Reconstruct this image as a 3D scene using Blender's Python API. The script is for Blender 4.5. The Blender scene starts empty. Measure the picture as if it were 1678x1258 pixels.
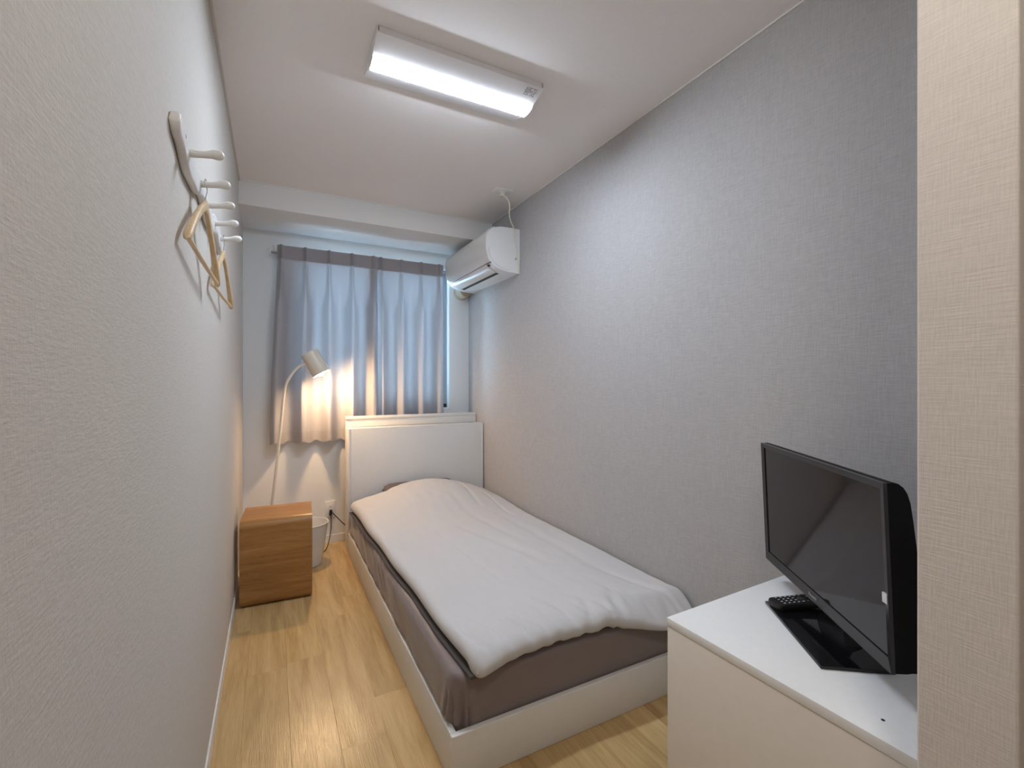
import bpy, bmesh, math, random
from mathutils import Vector, Matrix, noise

random.seed(7)
scene = bpy.context.scene
C = scene.collection
PI = math.pi
R = math.radians

# ------------------------------------------------------------------ camera
CAM_H = 1.1966
cam_d = bpy.data.cameras.new('camera')
cam = bpy.data.objects.new('camera', cam_d)
C.objects.link(cam)
cam.location = (0.0, 0.0, CAM_H)
cam.rotation_euler = (R(90), 0, -R(27.652))
cam_d.sensor_width = 36.0
cam_d.lens = 36.0 * 751.07 / 1678.0
cam_d.shift_y = -4.4 / 1678.0
cam_d.clip_start = 0.02
scene.camera = cam

# ------------------------------------------------------------------ light / colour management
vs = scene.view_settings
vs.view_transform = 'Standard'
vs.look = 'None'
vs.exposure = 0.85
vs.gamma = 1.0
vs.use_curve_mapping = False

LAMP_STRENGTH = 56.0       # ceiling light diffuser
LAMP_COLOR = (0.81, 0.93, 1.09)
BULB_STRENGTH = 330.0      # floor lamp bulb
BULB_COLOR = (1.0, 0.66, 0.36)
SKY_STRENGTH = 12.0
FILL_STRENGTH = 38.0      # added ceiling lamp out of frame, brightens the foreground
FILL_COLOR = (1.0, 0.92, 0.82)
SKY_COLOR = (0.47, 0.74, 1.0)

world = bpy.data.worlds.new('daylight')
scene.world = world
world.use_nodes = True
wbg = world.node_tree.nodes['Background']
wbg.inputs['Color'].default_value = (*SKY_COLOR, 1)
wbg.inputs['Strength'].default_value = SKY_STRENGTH

# ------------------------------------------------------------------ room numbers (metres)
XL, XR = -0.176, 1.489      # left / right wall
YB, YF = 3.640, -1.30       # back / front wall
H = 2.40
BEAM_Y, BEAM_Z = 3.164, 2.2525
WX0, WX1, WZ0, WZ1 = 0.14, 1.313, 0.975, 2.125   # window opening

# ------------------------------------------------------------------ materials
def nt(name):
    m = bpy.data.materials.new(name)
    m.use_nodes = True
    t = m.node_tree
    b = t.nodes['Principled BSDF']
    return m, t, b

def rgb(*c):
    return (c[0], c[1], c[2], 1.0)

def plain(name, col, rough=0.5, spec=0.5, metal=0.0, bump=0.0, bscale=200.0, coat=0.0):
    m, t, b = nt(name)
    b.inputs['Base Color'].default_value = rgb(*col)
    b.inputs['Roughness'].default_value = rough
    b.inputs['Specular IOR Level'].default_value = spec
    b.inputs['Metallic'].default_value = metal
    b.inputs['Coat Weight'].default_value = coat
    # faint procedural variation keeps large faces from looking dead flat
    tc = t.nodes.new('ShaderNodeTexCoord')
    n = t.nodes.new('ShaderNodeTexNoise')
    n.inputs['Scale'].default_value = bscale
    n.inputs['Detail'].default_value = 3
    t.links.new(tc.outputs['Object'], n.inputs['Vector'])
    mix = t.nodes.new('ShaderNodeMix'); mix.data_type = 'RGBA'
    mix.inputs[6].default_value = rgb(*[c * 0.97 for c in col])
    mix.inputs[7].default_value = rgb(*[min(1, c * 1.03) for c in col])
    t.links.new(n.outputs['Fac'], mix.inputs[0])
    t.links.new(mix.outputs[2], b.inputs['Base Color'])
    if bump > 0:
        bp = t.nodes.new('ShaderNodeBump')
        bp.inputs['Strength'].default_value = bump
        bp.inputs['Distance'].default_value = 0.001
        t.links.new(n.outputs['Fac'], bp.inputs['Height'])
        t.links.new(bp.outputs['Normal'], b.inputs['Normal'])
    return m

def wallpaper(name, col, bump=0.35, v_scale=(700, 700, 60), h_scale=(70, 70, 600), vary=0.05):
    """woven wallpaper: vertical and horizontal threads"""
    m, t, b = nt(name)
    b.inputs['Roughness'].default_value = 0.85
    b.inputs['Specular IOR Level'].default_value = 0.25
    tc = t.nodes.new('ShaderNodeTexCoord')
    outs = []
    for sc in (v_scale, h_scale):
        mp = t.nodes.new('ShaderNodeMapping')
        mp.inputs['Scale'].default_value = sc
        n = t.nodes.new('ShaderNodeTexNoise')
        n.inputs['Scale'].default_value = 1.0
        n.inputs['Detail'].default_value = 2.0
        t.links.new(tc.outputs['Object'], mp.inputs['Vector'])
        t.links.new(mp.outputs['Vector'], n.inputs['Vector'])
        outs.append(n)
    add = t.nodes.new('ShaderNodeMath'); add.operation = 'ADD'
    t.links.new(outs[0].outputs['Fac'], add.inputs[0])
    t.links.new(outs[1].outputs['Fac'], add.inputs[1])
    half = t.nodes.new('ShaderNodeMath'); half.operation = 'MULTIPLY'
    half.inputs[1].default_value = 0.5
    t.links.new(add.outputs[0], half.inputs[0])
    ramp = t.nodes.new('ShaderNodeValToRGB')
    ramp.color_ramp.elements[0].position = 0.32
    ramp.color_ramp.elements[0].color = rgb(*[c * (1 - vary) for c in col])
    ramp.color_ramp.elements[1].position = 0.68
    ramp.color_ramp.elements[1].color = rgb(*[min(1, c * (1 + vary)) for c in col])
    t.links.new(half.outputs[0], ramp.inputs['Fac'])
    t.links.new(ramp.outputs['Color'], b.inputs['Base Color'])
    bp = t.nodes.new('ShaderNodeBump')
    bp.inputs['Strength'].default_value = bump
    bp.inputs['Distance'].default_value = 0.0012
    t.links.new(half.outputs[0], bp.inputs['Height'])
    t.links.new(bp.outputs['Normal'], b.inputs['Normal'])
    return m

def wood(name, dark, mid, light, axis, rough=0.45, per_object=True, fine=260.0, coarse=26.0, stretch=0.06, bump=0.12, spec=0.5, contrast=(0.3, 0.52, 0.72)):
    """straight-grained timber, grain running along the given object axis"""
    m, t, b = nt(name)
    b.inputs['Roughness'].default_value = rough
    b.inputs['Specular IOR Level'].default_value = spec
    tc = t.nodes.new('ShaderNodeTexCoord')
    vec = tc.outputs['Object']
    info = None
    if per_object:
        info = t.nodes.new('ShaderNodeObjectInfo')
        off = t.nodes.new('ShaderNodeMath'); off.operation = 'MULTIPLY'
        off.inputs[1].default_value = 37.0
        t.links.new(info.outputs['Random'], off.inputs[0])
        va = t.nodes.new('ShaderNodeVectorMath'); va.operation = 'ADD'
        t.links.new(vec, va.inputs[0])
        t.links.new(off.outputs[0], va.inputs[1])
        vec = va.outputs[0]
    def layer(scale, detail, dist, st):
        mp = t.nodes.new('ShaderNodeMapping')
        s = [scale] * 3
        s[axis] = scale * st
        mp.inputs['Scale'].default_value = s
        n = t.nodes.new('ShaderNodeTexNoise')
        n.inputs['Scale'].default_value = 1.0
        n.inputs['Detail'].default_value = detail
        n.inputs['Distortion'].default_value = dist
        t.links.new(vec, mp.inputs['Vector'])
        t.links.new(mp.outputs['Vector'], n.inputs['Vector'])
        return n.outputs['Fac']
    a = layer(coarse, 4.0, 0.9, stretch * 1.3)
    f = layer(fine, 2.0, 0.1, stretch * 0.4)
    mx = t.nodes.new('ShaderNodeMath'); mx.operation = 'MULTIPLY_ADD'
    mx.inputs[1].default_value = 0.35
    t.links.new(f, mx.inputs[0])
    sc = t.nodes.new('ShaderNodeMath'); sc.operation = 'MULTIPLY'
    sc.inputs[1].default_value = 0.65
    t.links.new(a, sc.inputs[0])
    t.links.new(sc.outputs[0], mx.inputs[2])
    ramp = t.nodes.new('ShaderNodeValToRGB')
    cr = ramp.color_ramp
    cr.elements[0].position = contrast[0]; cr.elements[0].color = rgb(*dark)
    cr.elements[1].position = contrast[2]; cr.elements[1].color = rgb(*light)
    e = cr.elements.new(contrast[1]); e.color = rgb(*mid)
    t.links.new(mx.outputs[0], ramp.inputs['Fac'])
    col = ramp.outputs['Color']
    if info:
        hs = t.nodes.new('ShaderNodeHueSaturation')
        mr = t.nodes.new('ShaderNodeMapRange')
        mr.inputs['To Min'].default_value = 0.90
        mr.inputs['To Max'].default_value = 1.08
        t.links.new(info.outputs['Random'], mr.inputs['Value'])
        t.links.new(mr.outputs['Result'], hs.inputs['Value'])
        t.links.new(col, hs.inputs['Color'])
        col = hs.outputs['Color']
    t.links.new(col, b.inputs['Base Color'])
    bp = t.nodes.new('ShaderNodeBump')
    bp.inputs['Strength'].default_value = bump
    bp.inputs['Distance'].default_value = 0.001
    t.links.new(f, bp.inputs['Height'])
    t.links.new(bp.outputs['Normal'], b.inputs['Normal'])
    return m

def fabric(name, col, rough=0.9, weave=1500.0, bump=0.15, sheen=0.1, transl=0.0, tcol=None, wrinkle=0.0):
    m, t, b = nt(name)
    b.inputs['Roughness'].default_value = rough
    b.inputs['Specular IOR Level'].default_value = 0.2
    b.inputs['Sheen Weight'].default_value = sheen
    tc = t.nodes.new('ShaderNodeTexCoord')
    n = t.nodes.new('ShaderNodeTexNoise')
    n.inputs['Scale'].default_value = weave
    t.links.new(tc.outputs['Object'], n.inputs['Vector'])
    mix = t.nodes.new('ShaderNodeMix'); mix.data_type = 'RGBA'
    mix.inputs[6].default_value = rgb(*[c * 0.95 for c in col])
    mix.inputs[7].default_value = rgb(*[min(1, c * 1.05) for c in col])
    t.links.new(n.outputs['Fac'], mix.inputs[0])
    t.links.new(mix.outputs[2], b.inputs['Base Color'])
    bp = t.nodes.new('ShaderNodeBump')
    bp.inputs['Strength'].default_value = bump
    bp.inputs['Distance'].default_value = 0.0008
    t.links.new(n.outputs['Fac'], bp.inputs['Height'])
    if wrinkle > 0:
        n2 = t.nodes.new('ShaderNodeTexNoise')
        n2.inputs['Scale'].default_value = 9.0
        n2.inputs['Detail'].default_value = 4.0
        n2.inputs['Distortion'].default_value = 0.8
        t.links.new(tc.outputs['Object'], n2.inputs['Vector'])
        b2 = t.nodes.new('ShaderNodeBump')
        b2.inputs['Strength'].default_value = wrinkle
        b2.inputs['Distance'].default_value = 0.02
        t.links.new(n2.outputs['Fac'], b2.inputs['Height'])
        t.links.new(bp.outputs['Normal'], b2.inputs['Normal'])
        bp = b2
    t.links.new(bp.outputs['Normal'], b.inputs['Normal'])
    if transl > 0:
        tr = t.nodes.new('ShaderNodeBsdfTranslucent')
        tr.inputs['Color'].default_value = rgb(*(tcol or col))
        ms = t.nodes.new('ShaderNodeMixShader')
        ms.inputs['Fac'].default_value = transl
        out = t.nodes['Material Output']
        t.links.new(b.outputs['BSDF'], ms.inputs[1])
        t.links.new(tr.outputs['BSDF'], ms.inputs[2])
        t.links.new(ms.outputs['Shader'], out.inputs['Surface'])
    return m

def emitter(name, col, strength):
    m, t, b = nt(name)
    b.inputs['Base Color'].default_value = rgb(0.8, 0.8, 0.8)
    b.inputs['Emission Color'].default_value = rgb(*col)
    b.inputs['Emission Strength'].default_value = strength
    return m

def window_glass(name):
    m, t, b = nt(name)
    t.nodes.remove(b)
    tr = t.nodes.new('ShaderNodeBsdfTransparent')
    gl = t.nodes.new('ShaderNodeBsdfGlossy')
    gl.inputs['Roughness'].default_value = 0.03
    ms = t.nodes.new('ShaderNodeMixShader')
    fr = t.nodes.new('ShaderNodeFresnel')
    fr.inputs['IOR'].default_value = 1.45
    t.links.new(fr.outputs[0], ms.inputs['Fac'])
    t.links.new(tr.outputs[0], ms.inputs[1])
    t.links.new(gl.outputs[0], ms.inputs[2])
    t.links.new(ms.outputs[0], t.nodes['Material Output'].inputs['Surface'])
    return m

M = {}
M['wall_left'] = wallpaper('wallpaper_light', (0.61, 0.575, 0.53), bump=0.8, v_scale=(330, 330, 90), h_scale=(60, 60, 300), vary=0.06)
M['wall_right'] = wallpaper('wallpaper_grey', (0.455, 0.445, 0.445), bump=0.7, v_scale=(420, 420, 24), h_scale=(34, 34, 330), vary=0.11)
M['wall_back'] = wallpaper('wallpaper_white', (0.80, 0.79, 0.77), bump=0.25, vary=0.02)
M['partition'] = wallpaper('wallpaper_beige', (0.78, 0.735, 0.70), bump=0.6, v_scale=(420, 420, 40), h_scale=(30, 30, 420), vary=0.06)
M['ceiling'] = wallpaper('ceiling_paper', (0.88, 0.84, 0.815), bump=0.2, vary=0.02)
M['trim'] = plain('trim_white', (0.80, 0.78, 0.75), 0.45)
M['cornice'] = plain('cornice_beige', (0.62, 0.57, 0.52), 0.5)
M['subfloor'] = plain('subfloor', (0.12, 0.08, 0.05), 0.8)
M['plank'] = wood('oak_plank', (0.41, 0.255, 0.10), (0.575, 0.385, 0.17), (0.68, 0.475, 0.235), 1,
                  rough=0.25, fine=420, coarse=22, stretch=0.07, bump=0.5)
M['stand_wood'] = wood('oak_veneer', (0.25, 0.110, 0.030), (0.38, 0.185, 0.055), (0.50, 0.27, 0.092), 0,
                       rough=0.38, fine=520, coarse=34, stretch=0.045, bump=0.08)
M['hanger_wood'] = wood('pale_beech', (0.58, 0.40, 0.22), (0.70, 0.51, 0.30), (0.76, 0.58, 0.37), 1,
                        rough=0.4, fine=300, coarse=40, stretch=0.1, bump=0.05)
M['white_lam'] = plain('white_laminate', (0.78, 0.765, 0.74), 0.35, bscale=60)
M['white_top'] = plain('white_top', (0.88, 0.885, 0.88), 0.3, bscale=60)
M['cab_side'] = plain('cream_laminate', (0.82, 0.76, 0.68), 0.4, bscale=40)
M['white_paint'] = plain('white_paint', (0.78, 0.77, 0.75), 0.35)
M['ac_white'] = plain('ac_plastic', (0.80, 0.80, 0.79), 0.28)
M['ac_front'] = plain('ac_front_plastic', (0.76, 0.745, 0.72), 0.22)
M['ac_dark'] = plain('dark_slot', (0.02, 0.02, 0.02), 0.6)
M['cream'] = plain('cream_plastic', (0.76, 0.70, 0.58), 0.45)
M['putty'] = plain('beige_tape', (0.50, 0.43, 0.31), 0.8)
M['lamp_cream'] = plain('cream_enamel', (0.74, 0.68, 0.58), 0.35)
M['bin'] = plain('bin_white', (0.76, 0.74, 0.70), 0.4)
M['black'] = plain('black_gloss', (0.006, 0.006, 0.007), 0.09, coat=0.0)
M['screen'] = plain('screen_glass', (0.012, 0.008, 0.009), 0.06, spec=0.42)
M['bezel'] = plain('bezel_black', (0.014, 0.013, 0.015), 0.2)
M['shell'] = plain('tv_shell', (0.004, 0.004, 0.004), 0.5, spec=0.15)
M['rubber'] = plain('black_plastic', (0.012, 0.012, 0.012), 0.45)
M['key'] = plain('grey_key', (0.035, 0.035, 0.037), 0.5)
M['print'] = plain('print_white', (0.75, 0.76, 0.78), 0.5)
M['logo'] = plain('logo_silver', (0.5, 0.5, 0.5), 0.35, metal=0.6)
M['chrome'] = plain('chrome', (0.75, 0.75, 0.76), 0.18, metal=1.0)
M['alu'] = plain('aluminium', (0.32, 0.34, 0.36), 0.4, metal=0.7)
M['sheet'] = fabric('taupe_sheet', (0.235, 0.19, 0.182), rough=0.42, sheen=0.3, wrinkle=0.0)
M['duvet'] = fabric('duvet_cover', (0.60, 0.58, 0.57), rough=0.75, sheen=0.15, wrinkle=0.12)
M['duvet_under'] = fabric('duvet_edge_shade', (0.085, 0.075, 0.075), rough=0.8)  # dark tone carries the shade under the duvet's left edge
M['pillow'] = fabric('pillow_case', (0.14, 0.11, 0.11), rough=0.8)
M['curtain'] = fabric('curtain_cloth', (0.42, 0.405, 0.42), rough=0.55, weave=900, sheen=0.2, transl=0.08, tcol=(0.46, 0.46, 0.48))
M['curtain_tape'] = fabric('curtain_heading', (0.36, 0.335, 0.34), rough=0.8, weave=900, transl=0.04)
M['curtain_hem'] = fabric('curtain_hem', (0.41, 0.385, 0.38), rough=0.6, weave=900, transl=0.10)
M['diffuser'] = emitter('lamp_diffuser', LAMP_COLOR, LAMP_STRENGTH)
M['bulb'] = emitter('bulb_glow', BULB_COLOR, BULB_STRENGTH)
M['fixture'] = plain('fixture_white', (0.78, 0.76, 0.76), 0.35)
M['glass'] = window_glass('pane_glass')

# ------------------------------------------------------------------ mesh helpers
def box(bm, x0, x1, y0, y1, z0, z1, bev=0.0, seg=2):
    r = bmesh.ops.create_cube(bm, size=1.0)
    for v in r['verts']:
        v.co = Vector(((x0 + x1) / 2 + v.co.x * (x1 - x0), (y0 + y1) / 2 + v.co.y * (y1 - y0), (z0 + z1) / 2 + v.co.z * (z1 - z0)))
    if bev > 0:
        es = set()
        for v in r['verts']:
            es.update(v.link_edges)
        bmesh.ops.bevel(bm, geom=list(es), offset=bev, segments=seg, profile=0.5, affect='EDGES')

def loft(bm, rings, cap=True, closed=True):
    """rings: lists of Vectors of equal length, joined in order"""
    vr = [[bm.verts.new(p) for p in r] for r in rings]
    n = len(vr[0])
    for a, b in zip(vr[:-1], vr[1:]):
        for i in range(n if closed else n - 1):
            j = (i + 1) % n
            bm.faces.new((a[i], a[j], b[j], b[i]))
    if cap and closed:
        bm.faces.new(vr[0][::-1])
        bm.faces.new(vr[-1])
    return vr

def tube(bm, pts, rad, n=10, cap=True):
    pts = [Vector(p) for p in pts]
    rads = rad if isinstance(rad, (list, tuple)) else [rad] * len(pts)
    rings = []
    up = None
    for i, p in enumerate(pts):
        d = (pts[min(i + 1, len(pts) - 1)] - pts[max(i - 1, 0)]).normalized()
        if up is None:
            up = Vector((0, 0, 1)) if abs(d.z) < 0.9 else Vector((1, 0, 0))
        s = d.cross(up)
        if s.length < 1e-5:
            s = d.cross(Vector((0, 1, 0)))
        s.normalize()
        up = s.cross(d).normalized()
        rings.append([p + (s * math.cos(2 * PI * k / n) + up * math.sin(2 * PI * k / n)) * rads[i] for k in range(n)])
    loft(bm, rings, cap)

def smooth_path(pts, k=6):
    """Catmull-Rom through the points"""
    P = [Vector(p) for p in pts]
    P = [P[0] * 2 - P[1]] + P + [P[-1] * 2 - P[-2]]
    out = []
    for i in range(1, len(P) - 2):
        for j in range(k):
            t = j / k
            a, b, c, d = P[i - 1], P[i], P[i + 1], P[i + 2]
            out.append(0.5 * ((2 * b) + (c - a) * t + (2 * a - 5 * b + 4 * c - d) * t * t + (3 * b - a - 3 * c + d) * t ** 3))
    out.append(P[-2])
    return out

def lathe(bm, prof, centre=(0, 0, 0), n=40, axis=Vector((0, 0, 1)), cap=False):
    """prof: (radius, height) pairs turned about an axis through centre"""
    axis = axis.normalized()
    u = axis.orthogonal().normalized(); w = axis.cross(u)
    c = Vector(centre)
    rings = [[c + axis * h + (u * math.cos(2 * PI * k / n) + w * math.sin(2 * PI * k / n)) * max(r, 1e-5) for k in range(n)] for r, h in prof]
    loft(bm, rings, cap)

def extrude_profile(bm, prof, a0, a1, place):
    """prof: 2-D closed polygon, place(p, q, a) -> Vector"""
    loft(bm, [[place(p, q, a0) for p, q in prof], [place(p, q, a1) for p, q in prof]])

def strip(bm, path, a0, a1, th, place):
    """open 2-D path given thickness th and run from a0 to a1"""
    n = len(path)
    outer = []
    for i in range(n):
        d = Vector(path[min(i + 1, n - 1)]) - Vector(path[max(i - 1, 0)])
        d.normalize()
        outer.append((path[i][0] + d.y * th, path[i][1] - d.x * th))
    poly = list(path) + outer[::-1]
    extrude_profile(bm, poly, a0, a1, place)

def rounded_rect(x0, x1, y0, y1, r, seg=6):
    out = []
    for cx, cy, a0 in ((x1 - r, y1 - r, 0), (x0 + r, y1 - r, 90), (x0 + r, y0 + r, 180), (x1 - r, y0 + r, 270)):
        for k in range(seg + 1):
            a = R(a0 + 90 * k / seg)
            out.append((cx + r * math.cos(a), cy + r * math.sin(a)))
    return out

TF = {}          # object -> its placement matrix (for parents)
def obj(name, bm, mat, parent=None, smooth=False, local=False, angle=40):
    me = bpy.data.meshes.new(name)
    bmesh.ops.recalc_face_normals(bm, faces=bm.faces)
    bm.to_mesh(me); bm.free()
    if mat is not None:
        me.materials.append(mat)
    if smooth:
        for p in me.polygons:
            p.use_smooth = True
        try:
            me.set_sharp_from_angle(angle=R(angle))
        except Exception:
            pass
    o = bpy.data.objects.new(name, me)
    C.objects.link(o)
    if parent is not None:
        o.parent = parent
        if not local and parent in TF:
            o.matrix_parent_inverse = TF[parent].inverted()
    return o

def tag(o, label, cat, group=None):
    o['label'] = label; o['category'] = cat
    if group:
        o['group'] = group
    return o

def thing(name, label, cat, loc, rotz=0.0, group=None):
    o = bpy.data.objects.new(name, None)
    o.empty_display_size = 0.05
    C.objects.link(o)
    o.location = loc
    o.rotation_euler = (0, 0, rotz)
    TF[o] = Matrix.Translation(Vector(loc)) @ Matrix.Rotation(rotz, 4, 'Z')
    return tag(o, label, cat, group)

def struct(name, bm, mat, parent=None, label=None):
    o = obj(name, bm, mat, parent)
    if parent is None:
        o['kind'] = 'structure'
        if label:
            o['label'] = label
    return o

def B():
    return bmesh.new()

def boxobj(name, dims, mat, parent=None, bev=0.0, smooth=False, local=False, seg=2):
    bm = B(); box(bm, *dims, bev, seg)
    return obj(name, bm, mat, parent, smooth or bev > 0, local)

# ================================================================== SETTING
# floor: slab with individual planks
bm = B(); box(bm, XL - 0.1, XR + 0.1, YF - 0.1, YB + 0.1, -0.12, -0.009)
floor = struct('floor', bm, M['subfloor'], label='light oak plank floor with a satin sheen')
PW, PL = 0.145, 0.915
plank_me = None
def plank_mesh(w, l):
    bm = B(); box(bm, -w / 2 + 0.0002, w / 2 - 0.0002, -l / 2 + 0.0002, l / 2 - 0.0002, -0.009, 0.0, 0.0004, 1)
    me = bpy.data.meshes.new('plank'); bm.to_mesh(me); bm.free()
    me.materials.append(M['plank'])
    return me
cache = {}
def add_plank(x0, x1, y0, y1):
    key = (round(x1 - x0, 4), round(y1 - y0, 4))
    if key not in cache:
        cache[key] = plank_mesh(x1 - x0, y1 - y0)
    o = bpy.data.objects.new('plank', cache[key])
    C.objects.link(o); o.parent = floor
    o.location = ((x0 + x1) / 2, (y0 + y1) / 2, 0.0)
joint = {-1: 1.62, 0: 2.14, 1: 1.25, 2: 2.49, 3: 1.78, 4: 2.31, 5: 1.45, 6: 2.02, 7: 1.70, 8: 2.42, 9: 1.3, 10: 2.2}
for c in range(-1, 11):
    x0 = max(0.055 - PW + c * PW, XL - 0.02); x1 = min(0.055 + c * PW, XR + 0.02)
    if x1 - x0 < 0.005:
        continue
    y = joint[c] - 5 * PL
    while y < YB + 0.02:
        a, b_ = max(y, YF - 0.02), min(y + PL, YB + 0.02)
        if b_ - a > 0.01:
            add_plank(x0, x1, a, b_)
        y += PL

bm = B(); box(bm, XL - 0.1, XR + 0.1, YF - 0.1, YB + 0.1, H, H + 0.1)
struct('ceiling', bm, M['ceiling'], label='off-white papered ceiling')
bm = B(); box(bm, XL - 0.1, XL, YF - 0.1, YB + 0.1, 0, H)
struct('wall_left', bm, M['wall_left'], label='light grey woven wallpaper wall with the coat rack')
bm = B(); box(bm, XR, XR + 0.1, YF - 0.1, YB + 0.1, 0, H)
struct('wall_right', bm, M['wall_right'], label='darker grey accent wallpaper wall beside the bed')
bm = B()
WT = 0.14
box(bm, XL, WX0, YB, YB + WT, 0, H)
box(bm, WX1, XR, YB, YB + WT, 0, H)
box(bm, WX0, WX1, YB, YB + WT, 0, WZ0)
box(bm, WX0, WX1, YB, YB + WT, WZ1, H)
struct('wall_back', bm, M['wall_back'], label='white wall around the curtained window')
bm = B(); box(bm, XL, XR, YF - 0.1, YF, 0, H)
struct('wall_front', bm, M['wall_left'], label='light grey wall behind the camera')
bm = B(); box(bm, XL, XR, BEAM_Y, YB, BEAM_Z, H)
struct('wall_beam', bm, M['wall_back'], label='white boxed beam across the ceiling above the window')
# stub partition beside the TV cabinet: its end face is at x = 0.783
PX, PY0, PY1 = 0.783, 0.2020, 0.2995
bm = B(); box(bm, PX, XR, PY0, PY1, 0, H, 0.003, 2)
struct('wall_partition', bm, M['partition'], label='end of a beige woven wallpaper partition at the right edge')

# trims
bm = B(); box(bm, XL, XL + 0.009, YF, BEAM_Y, H - 0.012, H, 0.001, 1)
struct('trim_1', bm, M['cornice'])
bm = B(); box(bm, XR - 0.006, XR, PY1, BEAM_Y, H - 0.006, H, 0.001, 1)
struct('trim_2', bm, M['trim'])
bm = B(); box(bm, XL + 0.009, XR - 0.006, BEAM_Y - 0.006, BEAM_Y, H - 0.008, H, 0.001, 1)
struct('trim_3', bm, M['trim'])
bm = B(); box(bm, XL, XL + 0.006, YF, YB - 0.008, 0, 0.06, 0.0015, 1)
struct('baseboard_left', bm, M['trim'])
bm = B(); box(bm, XL + 0.006, XR - 0.006, YB - 0.008, YB, 0, 0.06, 0.0015, 1)
struct('baseboard_back', bm, M['trim'])
bm = B(); box(bm, XR - 0.006, XR, PY1, YB - 0.008, 0, 0.06, 0.0015, 1)
struct('baseboard_right', bm, M['trim'])

# window: frame, two sliding sashes, panes, latch
win = bpy.data.objects.new('window_1', None); C.objects.link(win)
win['kind'] = 'structure'; win['label'] = 'aluminium sliding window behind the curtains'
win.location = ((WX0 + WX1) / 2, YB + 0.09, WZ0)
TF[win] = Matrix.Translation(win.location)
bm = B()
fy0, fy1 = YB + 0.055, YB + 0.125
box(bm, WX0, WX0 + 0.03, fy0, fy1, WZ0, WZ1)
box(bm, WX1 - 0.03, WX1, fy0, fy1, WZ0, WZ1)
box(bm, WX0 + 0.03, WX1 - 0.03, fy0, fy1, WZ0, WZ0 + 0.03)
box(bm, WX0 + 0.03, WX1 - 0.03, fy0, fy1, WZ1 - 0.03, WZ1)
obj('window_frame', bm, M['alu'], win)
xm = (WX0 + WX1) / 2
for k, (a, b_, yy) in enumerate(((WX0 + 0.03, xm + 0.02, YB + 0.098), (xm - 0.02, WX1 - 0.03, YB + 0.072))):
    bm = B()
    z0, z1 = WZ0 + 0.03, WZ1 - 0.03
    box(bm, a, a + 0.035, yy - 0.011, yy + 0.011, z0, z1)
    box(bm, b_ - 0.035, b_, yy - 0.011, yy + 0.011, z0, z1)
    box(bm, a + 0.035, b_ - 0.035, yy - 0.011, yy + 0.011, z0, z0 + 0.045)
    box(bm, a + 0.035, b_ - 0.035, yy - 0.011, yy + 0.011, z1 - 0.035, z1)
    s = obj('sash', bm, M['alu'], win)
    bm = B(); box(bm, a + 0.03, b_ - 0.03, yy - 0.002, yy + 0.002, z0 + 0.04, z1 - 0.03)
    g = obj('pane', bm, M['glass'], s)
bm = B(); box(bm, WX1 - 0.05, WX1 - 0.012, YB + 0.03, YB + 0.056, WZ0 + 0.004, WZ0 + 0.034, 0.003)
obj('sash_stop', bm, M['rubber'], win)
bm = B(); box(bm, WX0 - 0.0, WX1, YB - 0.004, YB + 0.055, WZ0 - 0.012, WZ0 + 0.002, 0.002)
obj('window_sill', bm, M['trim'], win)

# ================================================================== CEILING LIGHT
LX0, LX1, LY0, LY1 = 0.318, 0.970, 1.580, 1.840
lt = thing('ceiling_light', 'long white rectangular ceiling light with a glowing centre strip', 'light', ((LX0 + LX1) / 2, (LY0 + LY1) / 2, H))
boxobj('housing', (LX0 + 0.004, LX1 - 0.004, LY0 + 0.003, LY1 - 0.003, H - 0.020, H - 0.0002), M['fixture'], lt)
LC = (LY0 + LY1) / 2
for s in (-1, 1):
    bm = B()
    ye, yi = LC + s * (LY1 - LY0) / 2, LC + s * 0.042
    pr = [(ye, H - 0.0195), (ye, H - 0.0235), (yi, H - 0.0455), (yi, H - 0.0205)]
    extrude_profile(bm, pr, LX0, LX1, lambda p, q, a: Vector((a, p, q)))
    pnl = obj('reflector_panel', bm, M['fixture'], lt)
    if s < 0:
        near_panel = pnl
bm = B()
pr = []
for k in range(13):
    a = PI * k / 12
    pr.append((LC - 0.0405 * math.cos(a), H - 0.0450 - 0.014 * math.sin(a)))
pr += [(LC + 0.0405, H - 0.022), (LC - 0.0405, H - 0.022)]
extrude_profile(bm, pr, LX0 + 0.004, LX1 - 0.004, lambda p, q, a: Vector((a, p, q)))
obj('diffuser', bm, M['diffuser'], lt, smooth=True)
for xa in (LX0 - 0.003, LX1 + 0.0):
    bm = B()
    pr2 = [(LY0, H - 0.0005), (LY0, H - 0.0237)] + [(LC - 0.043 * math.cos(PI * k / 12), H - 0.0457 - 0.0146 * math.sin(PI * k / 12)) for k in range(13)] + [(LY1, H - 0.0237), (LY1, H - 0.0005)]
    extrude_profile(bm, pr2, xa, xa + 0.003, lambda p, q, a: Vector((a, p, q)))
    obj('end_cap', bm, M['fixture'], lt)
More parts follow.
